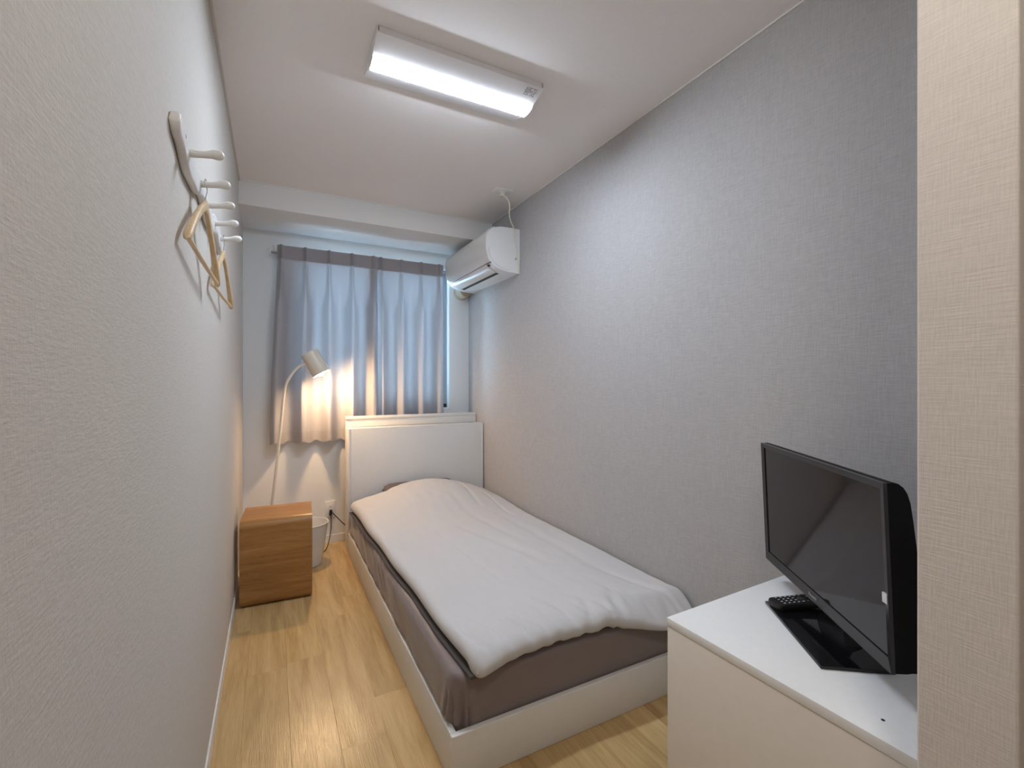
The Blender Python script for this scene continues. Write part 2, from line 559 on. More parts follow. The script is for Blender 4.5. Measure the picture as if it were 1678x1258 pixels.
# printed rating label: rows of tiny dark marks
bm = B()
random.seed(3)
def on_panel(x, t, lift):
    """t: 0 at the outer lip, 1 at the strip, near panel underside"""
    y = LY0 + (LC - 0.042 - LY0) * t
    z = H - 0.0235 - 0.022 * t
    return Vector((x, y, z - lift))
for row in range(6):
    x = LX1 - 0.066
    while x < LX1 - 0.020:
        w = random.uniform(0.0015, 0.005)
        t0 = 0.14 + row * 0.075; t1 = t0 + random.uniform(0.03, 0.05)
        if random.random() < 0.82:
            q = [on_panel(x, t0, 0.0004), on_panel(x + w, t0, 0.0004), on_panel(x + w, t1, 0.0004), on_panel(x, t1, 0.0004)]
            bm.faces.new([bm.verts.new(p) for p in q])
        x += w + random.uniform(0.0008, 0.002)
lb = obj('rating_label', bm, plain('label_ink', (0.09, 0.08, 0.10), 0.6), near_panel)
lb['label'] = 'small dark printed rating label'

# ================================================================== FILL LAMP (added out of frame to brighten the foreground)
hl = thing('fill_lamp', 'small round ceiling lamp added out of frame to light the foreground', 'light', (0.32, -0.05, H))
bm = B(); lathe(bm, [(0.0, 0.0), (0.115, 0.0), (0.115, -0.02), (0.105, -0.026), (0.0, -0.026)], (0.32, -0.05, H - 0.0003), 40)
obj('housing', bm, M['fixture'], hl, True)
bm = B(); lathe(bm, [(0.103, -0.0265), (0.100, -0.045), (0.080, -0.062), (0.045, -0.070), (0.0, -0.072)], (0.32, -0.05, H), 40)
obj('diffuser', bm, emitter('fill_glow', FILL_COLOR, FILL_STRENGTH), hl, True)

# ================================================================== BED
BX0, BX1, BY0 = 0.468, 1.483, 1.274
RZ = 0.150
HY = 3.324
bed = thing('bed_frame', 'white single bed frame with a shelf headboard against the grey wall', 'bed', ((BX0 + BX1) / 2, 2.3, 0))
boxobj('side_rail', (BX0, BX0 + 0.02, BY0 + 0.0202, HY, 0.0, RZ), M['white_lam'], bed, 0.0015)
boxobj('side_rail', (BX1 - 0.02, BX1, BY0 + 0.0202, HY, 0.0, RZ), M['white_lam'], bed, 0.0015)
boxobj('footboard', (BX0, BX1, BY0, BY0 + 0.02, 0.0, RZ), M['white_lam'], bed, 0.003, seg=3)
for k in range(9):
    y0 = 1.36 + k * 0.215
    boxobj('slat', (BX0 + 0.022, BX1 - 0.022, y0, y0 + 0.09, 0.03, 0.05), M['white_lam'], bed)
hb = boxobj('headboard', (BX0 + 0.016, BX1 - 0.016, HY, HY + 0.018, 0.0, 0.868), M['white_lam'], bed, 0.002)
boxobj('side_panel', (BX0, BX0 + 0.0155, HY + 0.0005, 3.487, 0.0, 0.866), M['white_lam'], hb, 0.001)
boxobj('side_panel', (BX1 - 0.0155, BX1, HY + 0.0005, 3.487, 0.0, 0.866), M['white_lam'], hb, 0.001)
boxobj('ledge', (BX0 + 0.016, BX1 - 0.016, HY + 0.0185, 3.469, 0.846, 0.864), M['white_lam'], hb, 0.001)
boxobj('back_board', (BX0 + 0.001, BX1 - 0.001, 3.4695, 3.487, 0.866, 0.922), M['white_lam'], hb, 0.001)
boxobj('top_cap', (BX0, BX1, 3.4625, 3.487, 0.9225, 0.944), M['white_lam'], hb, 0.003)

# mattress dressed in a fitted sheet: gridded rounded box with gathers and wrinkles
MX0, MX1, MY0, MY1, MZ0, MZ1 = 0.481, 1.470, 1.299, 3.318, 0.052, 0.305
def nz(x, y, z, s):
    return noise.noise(Vector((x * s, y * s, z * s)))
def sm(a, b, x):
    t = max(0.0, min(1.0, (x - a) / (b - a)))
    return t * t * (3 - 2 * t)
def mattress_mesh():
    bm = B()
    rr = 0.055                    # plan corner radius
    # perimeter parameterisation of a rounded rectangle
    per = []
    def edge(p0, p1, n):
        for k in range(n):
            t = k / n
            per.append((p0[0] + (p1[0] - p0[0]) * t, p0[1] + (p1[1] - p0[1]) * t))
    def arc(cx, cy, a0, n):
        for k in range(n):
            a = R(a0 + 90 * k / n)
            per.append((cx + rr * math.cos(a), cy + rr * math.sin(a)))
    arc(MX1 - rr, MY1 - rr, 0, 10); edge((MX1 - rr, MY1), (MX0 + rr, MY1), 30)
    arc(MX0 + rr, MY1 - rr, 90, 10); edge((MX0, MY1 - rr), (MX0, MY0 + rr), 170)
    arc(MX0 + rr, MY0 + rr, 180, 24); edge((MX0 + rr, MY0), (MX1 - rr, MY0), 80)
    arc(MX1 - rr, MY0 + rr, 270, 16); edge((MX1, MY0 + rr), (MX1, MY1 - rr), 60)
    n = len(per)
    cx, cy = (MX0 + MX1) / 2, (MY0 + MY1) / 2
    nor = []
    for i in range(n):
        a, b_ = per[i - 1], per[(i + 1) % n]
        d = Vector((b_[0] - a[0], b_[1] - a[1], 0)).normalized()
        nor.append(Vector((d.y, -d.x, 0)))
    levels = []                   # (inset, z)
    zs = 16
    for k in range(zs + 1):
        t = k / zs
        levels.append((0.0, MZ0 + (MZ1 - 0.03 - MZ0) * t, t))
    for k in range(1, 7):
        a = R(90 * k / 6)
        levels.append((0.03 * (1 - math.cos(a)), MZ1 - 0.03 + 0.03 * math.sin(a), 1.0))
    for ins in (0.06, 0.1, 0.16, 0.24):
        levels.append((ins, MZ1, 1.0))
    rings = []
    for ins, z, t in levels:
        ring = []
        for i in range(n):
            p = Vector((per[i][0], per[i][1], z)) - nor[i] * ins
            off = 0.0
            side = 1.0 if ins < 0.03 else max(0.0, 1 - (ins - 0.03) / 0.08)
            # corner gathers at the foot: vertical pleats under the rim
            dc = min(math.hypot(per[i][0] - MX0, per[i][1] - MY0), math.hypot(per[i][0] - MX1, per[i][1] - MY0))
            g = math.exp(-(dc / 0.075) ** 2)
            ang = i * 0.95
            off += g * (1 - sm(0.55, 1.0, t)) * 0.010 * math.sin(ang + 2.2 * nz(per[i][0], per[i][1], 0, 30))
            # slanting drape wrinkles along the left side
            if nor[i].x < -0.5:
                w = noise.noise(Vector((per[i][1] * 7 - z * 13, z * 5, 3.1)))
                w2 = noise.noise(Vector((per[i][1] * 24 - z * 48, z * 8, 9.4))) * 1.9
                far = sm(1.5, 2.6, per[i][1])
                off += side * (0.0055 * w + (0.0022 + 0.0022 * far) * w2)
                off += 0.008 * math.sin(PI * min(1, t))        # soft belly over the rail
            else:
                off += side * 0.002 * nz(per[i][0], per[i][1], z, 6)
                off += side * 0.0012 * noise.noise(Vector((per[i][0] * 5, z * 30, 1.0)))
            if z < RZ + 0.004:
                off = min(off, 0.004)
            p = p + nor[i] * off * (1 if ins < 0.05 else 0.5)
            if ins > 0.02:
                p.z += 0.003 * nz(p.x, p.y, 0, 5)
            p.x = min(p.x, MX1 + 0.006)
            if z < RZ + 0.004:
                p.x = max(BX0 + 0.0205, min(p.x, BX1 - 0.0205)); p.y = max(p.y, BY0 + 0.0205)
            ring.append(p)
        rings.append(ring)
    loft(bm, rings)
    return bm
mat_o = obj('mattress', mattress_mesh(), M['sheet'], smooth=True, angle=80)
tag(mat_o, 'thick mattress in a wrinkled taupe fitted sheet in the white bed frame', 'mattress')

# pillow tucked under the duvet at the headboard
PIL_T = 0.062
def pillow_top(x, y):
    if 0.69 < x < 1.22 and y > 2.95:
        v = (y - 2.955) / (3.316 - 2.955)
        u = (x - 0.695) / (1.215 - 0.695)
        e = max(0.0, (1 - min(1, abs(2 * u - 1)) ** 10) * (1 - min(1, abs(2 * v - 1)) ** 12)) ** 0.5
        return 0.3095 + PIL_T * (1 + e) + 0.055 * max(0.0, v) ** 3
    return 0.0
def pillow_mesh():
    bm = B()
    NX, NY = 36, 26
    x0, x1, y0, y1 = 0.695, 1.215, 2.955, 3.316
    def pt(u, v, s):
        e = (1 - abs(2 * u - 1) ** 10) * (1 - abs(2 * v - 1) ** 12)
        e = max(e, 0.0) ** 0.5
        th = PIL_T * e
        x = x0 + (x1 - x0) * u; y = y0 + (y1 - y0) * v
        zc = 0.3095 + PIL_T + 0.055 * v ** 3
        return Vector((x, y, zc + s * th + 0.0 * s))
    g = {}
    for s in (-1, 1):
        for i in range(NX + 1):
            for j in range(NY + 1):
                edge = i in (0, NX) or j in (0, NY)
                if s == 1 and edge:
                    g[(s, i, j)] = g[(-1, i, j)]
                else:
                    g[(s, i, j)] = bm.verts.new(pt(i / NX, j / NY, s))
    for s in (-1, 1):
        for i in range(NX):
            for j in range(NY):
                q = [g[(s, i, j)], g[(s, i + 1, j)], g[(s, i + 1, j + 1)], g[(s, i, j + 1)]]
                bm.faces.new(q if s == 1 else q[::-1])
    return bm
pl = obj('pillow', pillow_mesh(), M['pillow'], smooth=True, angle=80)
tag(pl, 'dark taupe pillow mostly hidden under the duvet at the headboard', 'pillow')

# duvet
HX = [0.44, 0.485, 0.60, 0.695, 0.81, 0.90, 0.99, 1.10, 1.20, 1.32, 1.43, 1.49]
HZ = [0.372, 0.384, 0.412, 0.440, 0.472, 0.484, 0.487, 0.478, 0.462, 0.436, 0.400, 0.375]
def interp(xs, ys, x):
    if x <= xs[0]: return ys[0]
    for a, b_, c, d in zip(xs[:-1], xs[1:], ys[:-1], ys[1:]):
        if x <= b_:
            t = (x - a) / (b_ - a); t = t * t * (3 - 2 * t) * 0.4 + t * 0.6
            return c + (d - c) * t
    return ys[-1]
def duvet_xy(u, v):
    """u 0 left..1 right, v 0 foot..1 head"""
    yF = 1.272 - 0.030 * math.exp(-(u / 0.10) ** 2) - 0.040 * sm(0.55, 0.95, u) + 0.012 * math.exp(-((u - 0.36) / 0.16) ** 2)
    yH = 3.258 - 0.014 * math.sin(PI * u) - 0.035 * math.exp(-((u - 0.24) / 0.09) ** 2)
    y = yF + (yH - yF) * v
    xl = 0.486 + (2.667 - y) * 0.0300 + 0.003 * math.sin(y * 11)
    xr = 1.479 - 0.006 * sm(0, 1, v)
    x = xl + (xr - xl) * u
    return x, y
def duvet_top(x, y, u, v):
    base = 0.372 - 0.022 * sm(0.55, 1.0, u) + 0.008 * math.sin(PI * u)
    hump = interp(HX, HZ, x) - 0.372
    f = sm(2.55, 3.05, y) ** 1.1 * (1 - 0.06 * sm(3.20, 3.30, y))
    z = base + max(hump, 0) * f
    z += 0.0055 * nz(x * 1.0, y * 0.6, 0, 5.0) + 0.0024 * nz(x * 1.6, y * 0.8, 4, 14.0)
    # sharp folds radiating from the pillow on the wall side
    for (ax, ay, bx, by, w, dp) in ((1.21, 3.18, 1.20, 2.72, 0.011, 0.014), (0.905, 1.42, 0.955, 1.24, 0.012, 0.010), (1.03, 1.40, 0.985, 1.24, 0.014, 0.012), (0.70, 1.40, 0.77, 1.25, 0.013, 0.009), (1.20, 1.46, 1.10, 1.26, 0.018, 0.008), (1.30, 1.62, 1.40, 1.30, 0.02, 0.010), (1.33, 3.08, 1.34, 2.55, 0.014, 0.009),
                                    (1.06, 2.9, 1.15, 2.1, 0.02, 0.005), (0.93, 2.45, 1.12, 1.75, 0.022, 0.005), (1.27, 2.5, 1.30, 1.6, 0.03, 0.005)):
        d = Vector((bx - ax, by - ay)); L = d.length; d /= L
        r = Vector((x - ax, y - ay)); t = r.dot(d)
        if -0.05 < t < L + 0.05:
            q = abs(r.x * d.y - r.y * d.x)
            z -= dp * math.exp(-(q / w) ** 2) * sm(-0.05, 0.06, t) * (1 - sm(L - 0.12, L + 0.05, t))
    # long pressed crease
    cxl = 0.765 + (2.95 - y) * 0.0585
    if 1.5 < y < 2.98:
        z -= 0.0032 * math.exp(-((x - cxl) / 0.0045) ** 2) * sm(1.5, 1.7, y) * (1 - sm(2.9, 2.98, y))
    # puckers along the foot edge
    pk = math.exp(-((v) / 0.085) ** 2)
    pn = noise.noise(Vector((x * 15 + y * 6, y * 4, 2.0)))
    z += pk * (0.010 - 0.030 * max(0.0, 0.22 - abs(pn)) + 0.008 * noise.noise(Vector((x * 34, y * 9, 5.0))))
    return z
def duvet_mesh():
    bm = B()
    NX, NY = 110, 200
    def remap(t, n):       # denser samples near the edges
        return t - 0.55 * math.sin(2 * PI * t) / (2 * PI)
    top, bot = {}, {}
    for i in range(NX + 1):
        for j in range(NY + 1):
            u, v = remap(i / NX, NX), remap(j / NY, NY)
            x, y = duvet_xy(u, v)
            ex = min(u * 0.98, (1 - u) * 0.98 * 1.4)
            ey = min(v * 2.0, (1 - v) * 2.0)
            rx, ry = (0.038, 0.052 if v < 0.5 else 0.035)
            px, py = max(0.0, 1 - ex / rx), max(0.0, 1 - ey / ry)
            pm = min(1.0, (px ** 5 + py ** 5) ** 0.2)
            k = math.sqrt(max(0.0, 1 - pm ** 2.4))
            # round the plan corners
            dx_ = rx * (px - px * math.sqrt(1 - py * py / 2)); dy_ = ry * (py - py * math.sqrt(1 - px * px / 2))
            x += dx_ if u < 0.5 else -dx_
            y += dy_ if v < 0.5 else -dy_
            zt = duvet_top(x, y, u, v)
            zb = 0.3205
            hump = max(0.0, zt - 0.385)
            zb += hump * 0.95
            pt_ = pillow_top(x, y)
            if pt_ > 0:
                zb = max(zb, pt_ + 0.004); zt = max(zt, zb + 0.006)
            # the foot edge sags over the mattress end towards the wall side
            sag = (1 - sm(0.0, 0.06, v)) * (0.012 + 0.060 * sm(0.5, 0.9, u) + 0.008 * math.exp(-(u / 0.12) ** 2))
            mid = (zt + zb) / 2 - min(0.006, (zt - zb) * 0.1)
            a, b_ = mid + (zt - mid) * k - sag, mid - (mid - zb) * k - sag * (1 if y < MY0 - 0.002 else 0.0)
            b_ = min(b_, a)
            edge = i in (0, NX) or j in (0, NY)
            # tiny fabric puckers on the seam
            jit = 0.0025 * noise.noise(Vector((x * 60, y * 60, 0))) if edge else 0
            tv = bm.verts.new((x + (jit if i == 0 else 0), y + (jit if j == 0 else 0), a if not edge else (a + b_) / 2))
            top[i, j] = tv
            bot[i, j] = tv if edge else bm.verts.new((x, y, b_))
    for i in range(NX):
        for j in range(NY):
            bm.faces.new((top[i, j], top[i + 1, j], top[i + 1, j + 1], top[i, j + 1]))
            q = (bot[i, j], bot[i, j + 1], bot[i + 1, j + 1], bot[i + 1, j])
            try:
                bm.faces.new(q)
            except ValueError:
                pass
    return bm
dv = obj('duvet', duvet_mesh(), M['duvet'], smooth=True, angle=180)
tag(dv, 'puffy pale grey beige duvet spread over the taupe mattress', 'duvet')
# dark strip along the long left edge, coloured as the duvet's shaded underside
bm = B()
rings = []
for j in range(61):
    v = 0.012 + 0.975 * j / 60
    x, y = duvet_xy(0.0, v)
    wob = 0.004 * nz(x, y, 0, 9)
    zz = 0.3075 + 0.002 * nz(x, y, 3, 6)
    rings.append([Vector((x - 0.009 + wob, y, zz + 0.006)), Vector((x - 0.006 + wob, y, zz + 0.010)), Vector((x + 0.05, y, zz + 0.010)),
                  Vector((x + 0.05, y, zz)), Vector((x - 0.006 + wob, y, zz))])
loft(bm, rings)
du = obj('duvet_edge_shade', bm, M['duvet_under'], dv, smooth=True)
du['label'] = 'dark grey strip standing for the shade under the edge'

# ================================================================== CURTAINS
CY = 3.557         # valley plane of the cloth
CZ1, CZ0 = 2.140, 0.768
def curtain_pt(x0, x1, pleats, s, z, dy=0.0, flare=0.0, seed=0.0):
    hz = CZ1 - z                     # distance below the top
    low = sm(0.0, 1.3, hz)
    x = x0 + (x1 - x0) * s
    # nearest pleats
    ph = 0.0
    d = min(abs(x - p) for p in pleats)
    sp = 0.155
    t = min(d / (sp / 2), 1.0)       # 0 on a pleat, 1 between
    ridge = 0.5 + 0.5 * math.cos(PI * t)
    if hz < 0.10:                    # heading: flat tape with pinched fingers
        k = 26
        amp = 0.034
        w = max(0.0, ridge) ** k
        w2 = w * (0.72 + 0.28 * math.cos(d * 2 * PI / 0.0075))
        f = amp * w2
    else:
        g = sm(0.10, 0.42, hz)
        k = 26 * (1 - g) + 2.3 * g
        amp = 0.034 + 0.022 * g
        f = amp * max(0.0, ridge) ** k - 0.034 * g * (1 - ridge) ** 1.3
        f += 0.012 * g * noise.noise(Vector((x * 9, z * 0.7, seed)))
        f += 0.004 * g * noise.noise(Vector((x * 30, z * 1.3, seed + 5)))
    xs = x + 0.008 * low * noise.noise(Vector((x * 6, z * 1.1, seed + 2))) - flare * (1 - s) ** 3 * low
    y = CY - f - dy
    if dy < -0.005:                  # leading edge tucks behind the other panel
        y += 0.046 * sm(0.10, 0.25, hz) * (1 - sm(0.700, 0.752, x))
        return Vector((xs, max(3.4985 - dy, min(y, 3.634 if hz > 0.1 else 3.5705)), z))
    y = max(3.4985 - dy, min(y, 3.606))
    return Vector((xs, y, z))
def curtain_piece(x0, x1, pleats, zt, zb, NX, NZ, dy, flare, seed, hem=False):
    bm = B()
    g = [[None] * (NZ + 1) for _ in range(NX + 1)]
    for i in range(NX + 1):
        for j in range(NZ + 1):
            s = i / NX
            z = zt + (zb - zt) * j / NZ
            p = curtain_pt(x0, x1, pleats, s, z, dy, flare, seed)
            if z < 0.86:
                x = x0 + (x1 - x0) * s
                p.z += 0.007 * math.cos(2 * PI * (x - pleats[0]) / 0.0775) * (1 - sm(CZ0, 0.86, z))
            g[i][j] = bm.verts.new(p)
    for i in range(NX):
        for j in range(NZ):
            bm.faces.new((g[i][j], g[i + 1][j], g[i + 1][j + 1], g[i][j + 1]))
    return bm
def curtain(name, label, x0, x1, pleats, flare, seed, back=0.0):
    t = thing(name, label, 'curtain', ((x0 + x1) / 2, CY, CZ0), group='curtains on the back window')
    obj('curtain_cloth', curtain_piece(x0, x1, pleats, CZ1, CZ0, 260, 90, -back, flare, seed), M['curtain'], t, True, angle=180)
    obj('heading_tape', curtain_piece(x0, x1, pleats, CZ1 + 0.0005, 2.045, 260, 6, 0.0018 - back, flare, seed), M['curtain_tape'], t, True, angle=180)
    obj('hem', curtain_piece(x0, x1, pleats, 0.842, CZ0 - 0.0005, 260, 8, 0.0018 - back, flare, seed), M['curtain_hem'], t, True, angle=180)
    for p in pleats:
        bm = B()
        tube(bm, smooth_path([(p, CY + 0.012, 2.045), (p, CY + 0.013, 2.070), (p, CY + 0.015, 2.0805), (p, CY + 0.0155, 2.072)], 4), 0.0012, 6)
        obj('hook', bm, M['print'], t, True)
    return t
curtain('curtain', 'wider left curtain panel of grey pleated cloth behind the floor lamp', 0.032, 0.710, [0.057, 0.211, 0.368, 0.526, 0.680], 0.045, 0.3)
curtain('curtain', 'narrower right curtain panel of grey pleated cloth next to the air conditioner', 0.645, 1.236, [0.736, 0.894, 1.050, 1.200], 0.0, 7.7, 0.010)
rail = thing('curtain_rail', 'thin metal curtain rail above the window, its end showing left of the curtain', 'curtain rail', (0.63, 3.58, 2.10))
boxobj('track', (-0.006, 1.262, 3.574, 3.588, 2.083, 2.096), M['alu'], rail, 0.002)
for xx in (0.012, 0.63, 1.25):
    bm = B(); box(bm, xx - 0.006, xx + 0.006, 3.574, YB, 2.0965, 2.100); box(bm, xx - 0.006, xx + 0.006, YB - 0.003, YB, 2.1005, 2.155)
    obj('bracket', bm, M['chrome'], rail)
bm = B(); box(bm, -0.013, -0.006, 3.572, 3.590, 2.080, 2.099, 0.002)
obj('end_cap', bm, M['print'], rail)
bm = B(); tube(bm, smooth_path([(-0.016, 3.581, 2.100), (-0.022, 3.579, 2.110), (-0.026, 3.577, 2.098), (-0.016, 3.577, 2.082), (-0.014, 3.577, 2.062)], 5), 0.0014, 6)
obj('stop_hook', bm, M['chrome'], rail, True)

# ================================================================== AIR CONDITIONER
AY0, AY1 = 2.727, 3.530
ac = thing('air_conditioner', 'white wall-mounted air conditioner high on the grey wall beside the curtain', 'air conditioner', (XR, (AY0 + AY1) / 2, 1.925))
prof = [(0.001, 2.225), (0.10, 2.225), (0.15, 2.222), (0.185, 2.213), (0.212, 2.199), (0.232, 2.180), (0.241, 2.155), (0.244, 2.125), (0.244, 2.076),
        (0.240, 2.046), (0.232, 2.014), (0.2185, 1.987), (0.200, 1.967), (0.176, 1.951), (0.14, 1.938), (0.094, 1.929), (0.04, 1.926), (0.001, 1.926)]
acp = lambda p, q, a: Vector((XR - p, a, q))
bm = B(); extrude_profile(bm, prof, AY0, AY1, acp)
body = obj('body', bm, M['ac_white'], ac, smooth=True, angle=25)
fp = smooth_path([(p, q, 0) for p, q in prof[3:12]], 4)
bm = B(); strip(bm, [(p.x, p.y) for p in fp], AY0 + 0.006, AY1 - 0.006, -0.006, acp)
obj('front_panel', bm, M['ac_front'], ac, smooth=True, angle=30)
fl = smooth_path([(p, q, 0) for p, q in [(0.214, 1.981), (0.200, 1.966), (0.176, 1.950), (0.142, 1.9385)]], 5)
bm = B(); strip(bm, [(p.x, p.y) for p in fl], AY0 + 0.075, AY1 - 0.075, -0.0055, acp)
obj('flap', bm, M['ac_front'], ac, smooth=True, angle=30)
sl = smooth_path([(p, q, 0) for p, q in [(0.141, 1.938), (0.127, 1.935), (0.114, 1.9325)]], 4)
bm = B(); strip(bm, [(p.x, p.y) for p in sl], AY0 + 0.09, AY1 - 0.075, -0.0012, acp)
obj('air_slot', bm, M['ac_dark'], ac)
sl = [(0.2155, 1.9835), (0.2125, 1.9795)]
bm = B(); strip(bm, sl, AY0 + 0.002, AY1 - 0.002, -0.0012, acp)
obj('panel_seam', bm, M['ac_dark'], ac)
boxobj('indicator', (XR - 0.214, XR - 0.200, AY0 + 0.045, AY0 + 0.060, 1.9625, 1.974), M['ac_dark'], ac)
# moulded rim lines on the near end
bm = B()
rim = [(XR - p + 0.012 * (1 if p > 0.15 else 0.4), AY0 - 0.0006, q + (0.010 if q < 2.0 else 0)) for p, q in prof[8:16]]
tube(bm, smooth_path(rim, 4), 0.0011, 6)
obj('end_seam', bm, plain('seam_grey', (0.45, 0.45, 0.46), 0.5), ac, True)
bm = B(); lathe(bm, [(0.0, 0.003), (0.0095, 0.003), (0.0095, 0.0), (0.0, 0.0)], (1.462, AY0, 2.022), 20, Vector((0, -1, 0)))
sc = obj('screw_cover', bm, plain('screw_grey', (0.30, 0.31, 0.32), 0.4), ac, True)
# wrapped pipe running from the unit into the back wall
bm = B(); lathe(bm, [(0.0, 0.115), (0.050, 0.115), (0.054, 0.09), (0.052, 0.07), (0.056, 0.04), (0.054, 0.02), (0.062, 0.012), (0.064, 0.0)], (1.418, YB - 0.0005, 1.945), 28, Vector((0, -1, 0)))
obj('pipe_collar', bm, M['putty'], ac, True)
# mains cord from the ceiling socket down the near end
cord_pts = [(1.288, 2.592, 2.372), (1.315, 2.594, 2.362), (1.338, 2.598, 2.342), (1.347, 2.604, 2.310), (1.356, 2.625, 2.268), (1.395, 2.675, 2.243), (1.428, 2.706, 2.224),
            (1.441, 2.7195, 2.170), (1.452, 2.7205, 2.110), (1.461, 2.7205, 2.035), (1.472, 2.7205, 1.972), (1.480, 2.7205, 1.930)]
bm = B(); tube(bm, smooth_path(cord_pts, 6), 0.0042, 8)
cd = obj('power_cord', bm, M['cream'], ac, True)
bm = B(); box(bm, 1.272, 1.300, 2.578, 2.604, 2.362, 2.3875, 0.004)
obj('plug', bm, M['cream'], cd, True)
so = thing('ceiling_outlet', 'white rectangular ceiling socket plate above the air conditioner', 'outlet', (1.287, 2.59, H))
boxobj('plate', (1.228, 1.345, 2.555, 2.627, H - 0.0075, H - 0.0002), M['white_paint'], so, 0.002)
boxobj('socket', (1.266, 1.306, 2.574, 2.608, H - 0.0125, H - 0.0076), M['white_paint'], so, 0.001)

# ================================================================== COAT RACK AND HANGERS
rk = thing('coat_rack', 'white wavy wall-mounted coat rack with five pegs on the left wall', 'coat rack', (XL, 1.54, 1.69))
bm = B()
RT = 0.018
N = 90
ya, yb = 1.085, 1.985
rings = []
for k in range(N + 1):
    t = k / N
    y = ya + (yb - ya) * t
    zc = 1.690 + 0.013 * math.sin((y - 1.085) * 2 * PI / 0.34 + 1.2)
    hh = 0.027 + 0.004 * math.cos((y - 1.205) * 2 * PI / 0.169)
    e = min(t, 1 - t) * (yb - ya)
    if e < 0.025:
        hh *= math.sqrt(max(0.02, 1 - (1 - e / 0.025) ** 2))
    ring = []
    for a, b_ in rounded_rect(0.0, RT, -hh, hh, min(0.006, hh * 0.6), 4):
        ring.append(Vector((XL + 0.0005 + a, y, zc + b_)))
    rings.append(ring)
loft(bm, rings)
obj('back_rail', bm, M['white_paint'], rk, True)
PEGS = [1.205, 1.380, 1.536, 1.703, 1.880]
for y in PEGS:
    bm = B()
    pts = smooth_path([(XL + 0.017, y, 1.692), (XL + 0.030, y, 1.692), (XL + 0.048, y, 1.6945), (XL + 0.062, y, 1.698), (XL + 0.072, y, 1.6985)], 6)
    rad = [0.0098 - 0.0024 * math.sin(PI * min(1, 1.25 * i / (len(pts) - 1))) + 0.001 * sm(0.5, 0.9, i / (len(pts) - 1)) for i in range(len(pts))]
    r_e = rad[-1]; p_e = pts[-1].copy()
    for q in range(1, 7):
        an = R(90 * q / 6)
        pts.append(p_e + Vector((r_e * math.sin(an), 0, 0))); rad.append(max(0.0004, r_e * math.cos(an)))
    tube(bm, pts, rad, 14)
    obj('peg', bm, M['white_paint'], rk, True)
for y in (1.150, 1.940):
    bm = B(); lathe(bm, [(0.0, 0.0012), (0.0042, 0.0012), (0.0042, 0.0)], (XL + 0.0185, y, 1.702), 14, Vector((1, 0, 0)))
    obj('screw', bm, M['chrome'], rk, True)

def make_hanger():
    t = thing('coat_hanger', 'pale wooden coat hanger on the second peg of the white rack', 'hanger', (0, 0, 0), group='wooden hangers on the coat rack')
    bm = B()
    Lh = 0.207
    pts, rw, rh = [], [], []
    NN = 44
    rings = []
    for k in range(NN + 1):
        s = -1 + 2 * k / NN
        y = Lh * s
        a = abs(s)
        z = -0.068 - 0.152 * (0.10 * a + 0.90 * a ** 1.25) if a > 0.12 else -0.068 - 0.152 * (0.10 * 0.12 + 0.9 * 0.12 ** 1.25) * (a / 0.12) ** 1.6
        w = 0.0062 + 0.0024 * sm(0.35, 0.9, a)
        h = 0.0125 - 0.001 * a
        if a > 0.93:
            q = math.sqrt(max(0.05, 1 - ((a - 0.93) / 0.07) ** 2)); w *= q; h *= q
        if a < 0.1:
            h += 0.004 * (1 - a / 0.1)
        ring = []
        for m_ in range(14):
            an = 2 * PI * m_ / 14
            ring.append(Vector((w * math.copysign(abs(math.cos(an)) ** 0.7, math.cos(an)), y, z + h * math.copysign(abs(math.sin(an)) ** 0.7, math.sin(an)))))
        rings.append(ring)
    loft(bm, rings)
    obj('shoulders', bm, M['hanger_wood'], t, True, local=True)
    bm = B(); tube(bm, [(0, -0.196, -0.215), (0, 0, -0.2175), (0, 0.196, -0.215)], 0.0052, 10)
    obj('trouser_bar', bm, M['hanger_wood'], t, True, local=True)
    bm = B()
    pts = [(0, 0.0, -0.062)]
    pts += [(0, 0.0, -0.045)]
    for k in range(15):
        a = R(-55 + 250 * k / 14)
        pts.append((0, 0.018 * math.cos(a), -0.0185 + 0.018 * math.sin(a)))
    tube(bm, smooth_path(pts, 3), 0.0016, 8)
    obj('hook', bm, M['chrome'], t, True, local=True)
    return t
def dup(root, label):
    r = root.copy(); C.objects.link(r); r['label'] = label
    for ch in list(root.children):
        c = ch.copy(); C.objects.link(c); c.parent = r
    return r
h1 = make_hanger()
h1.location = (-0.1475, PEGS[1], 1.7035)
h1.rotation_euler = (R(-3.5), 0, -R(2.6))
h2 = dup(h1, 'pale wooden coat hanger on the last peg of the white rack, nearest the window')
h2.location = (-0.1490, PEGS[4], 1.7035)
h2.rotation_euler = (R(-1.5), 0, -R(3.0))

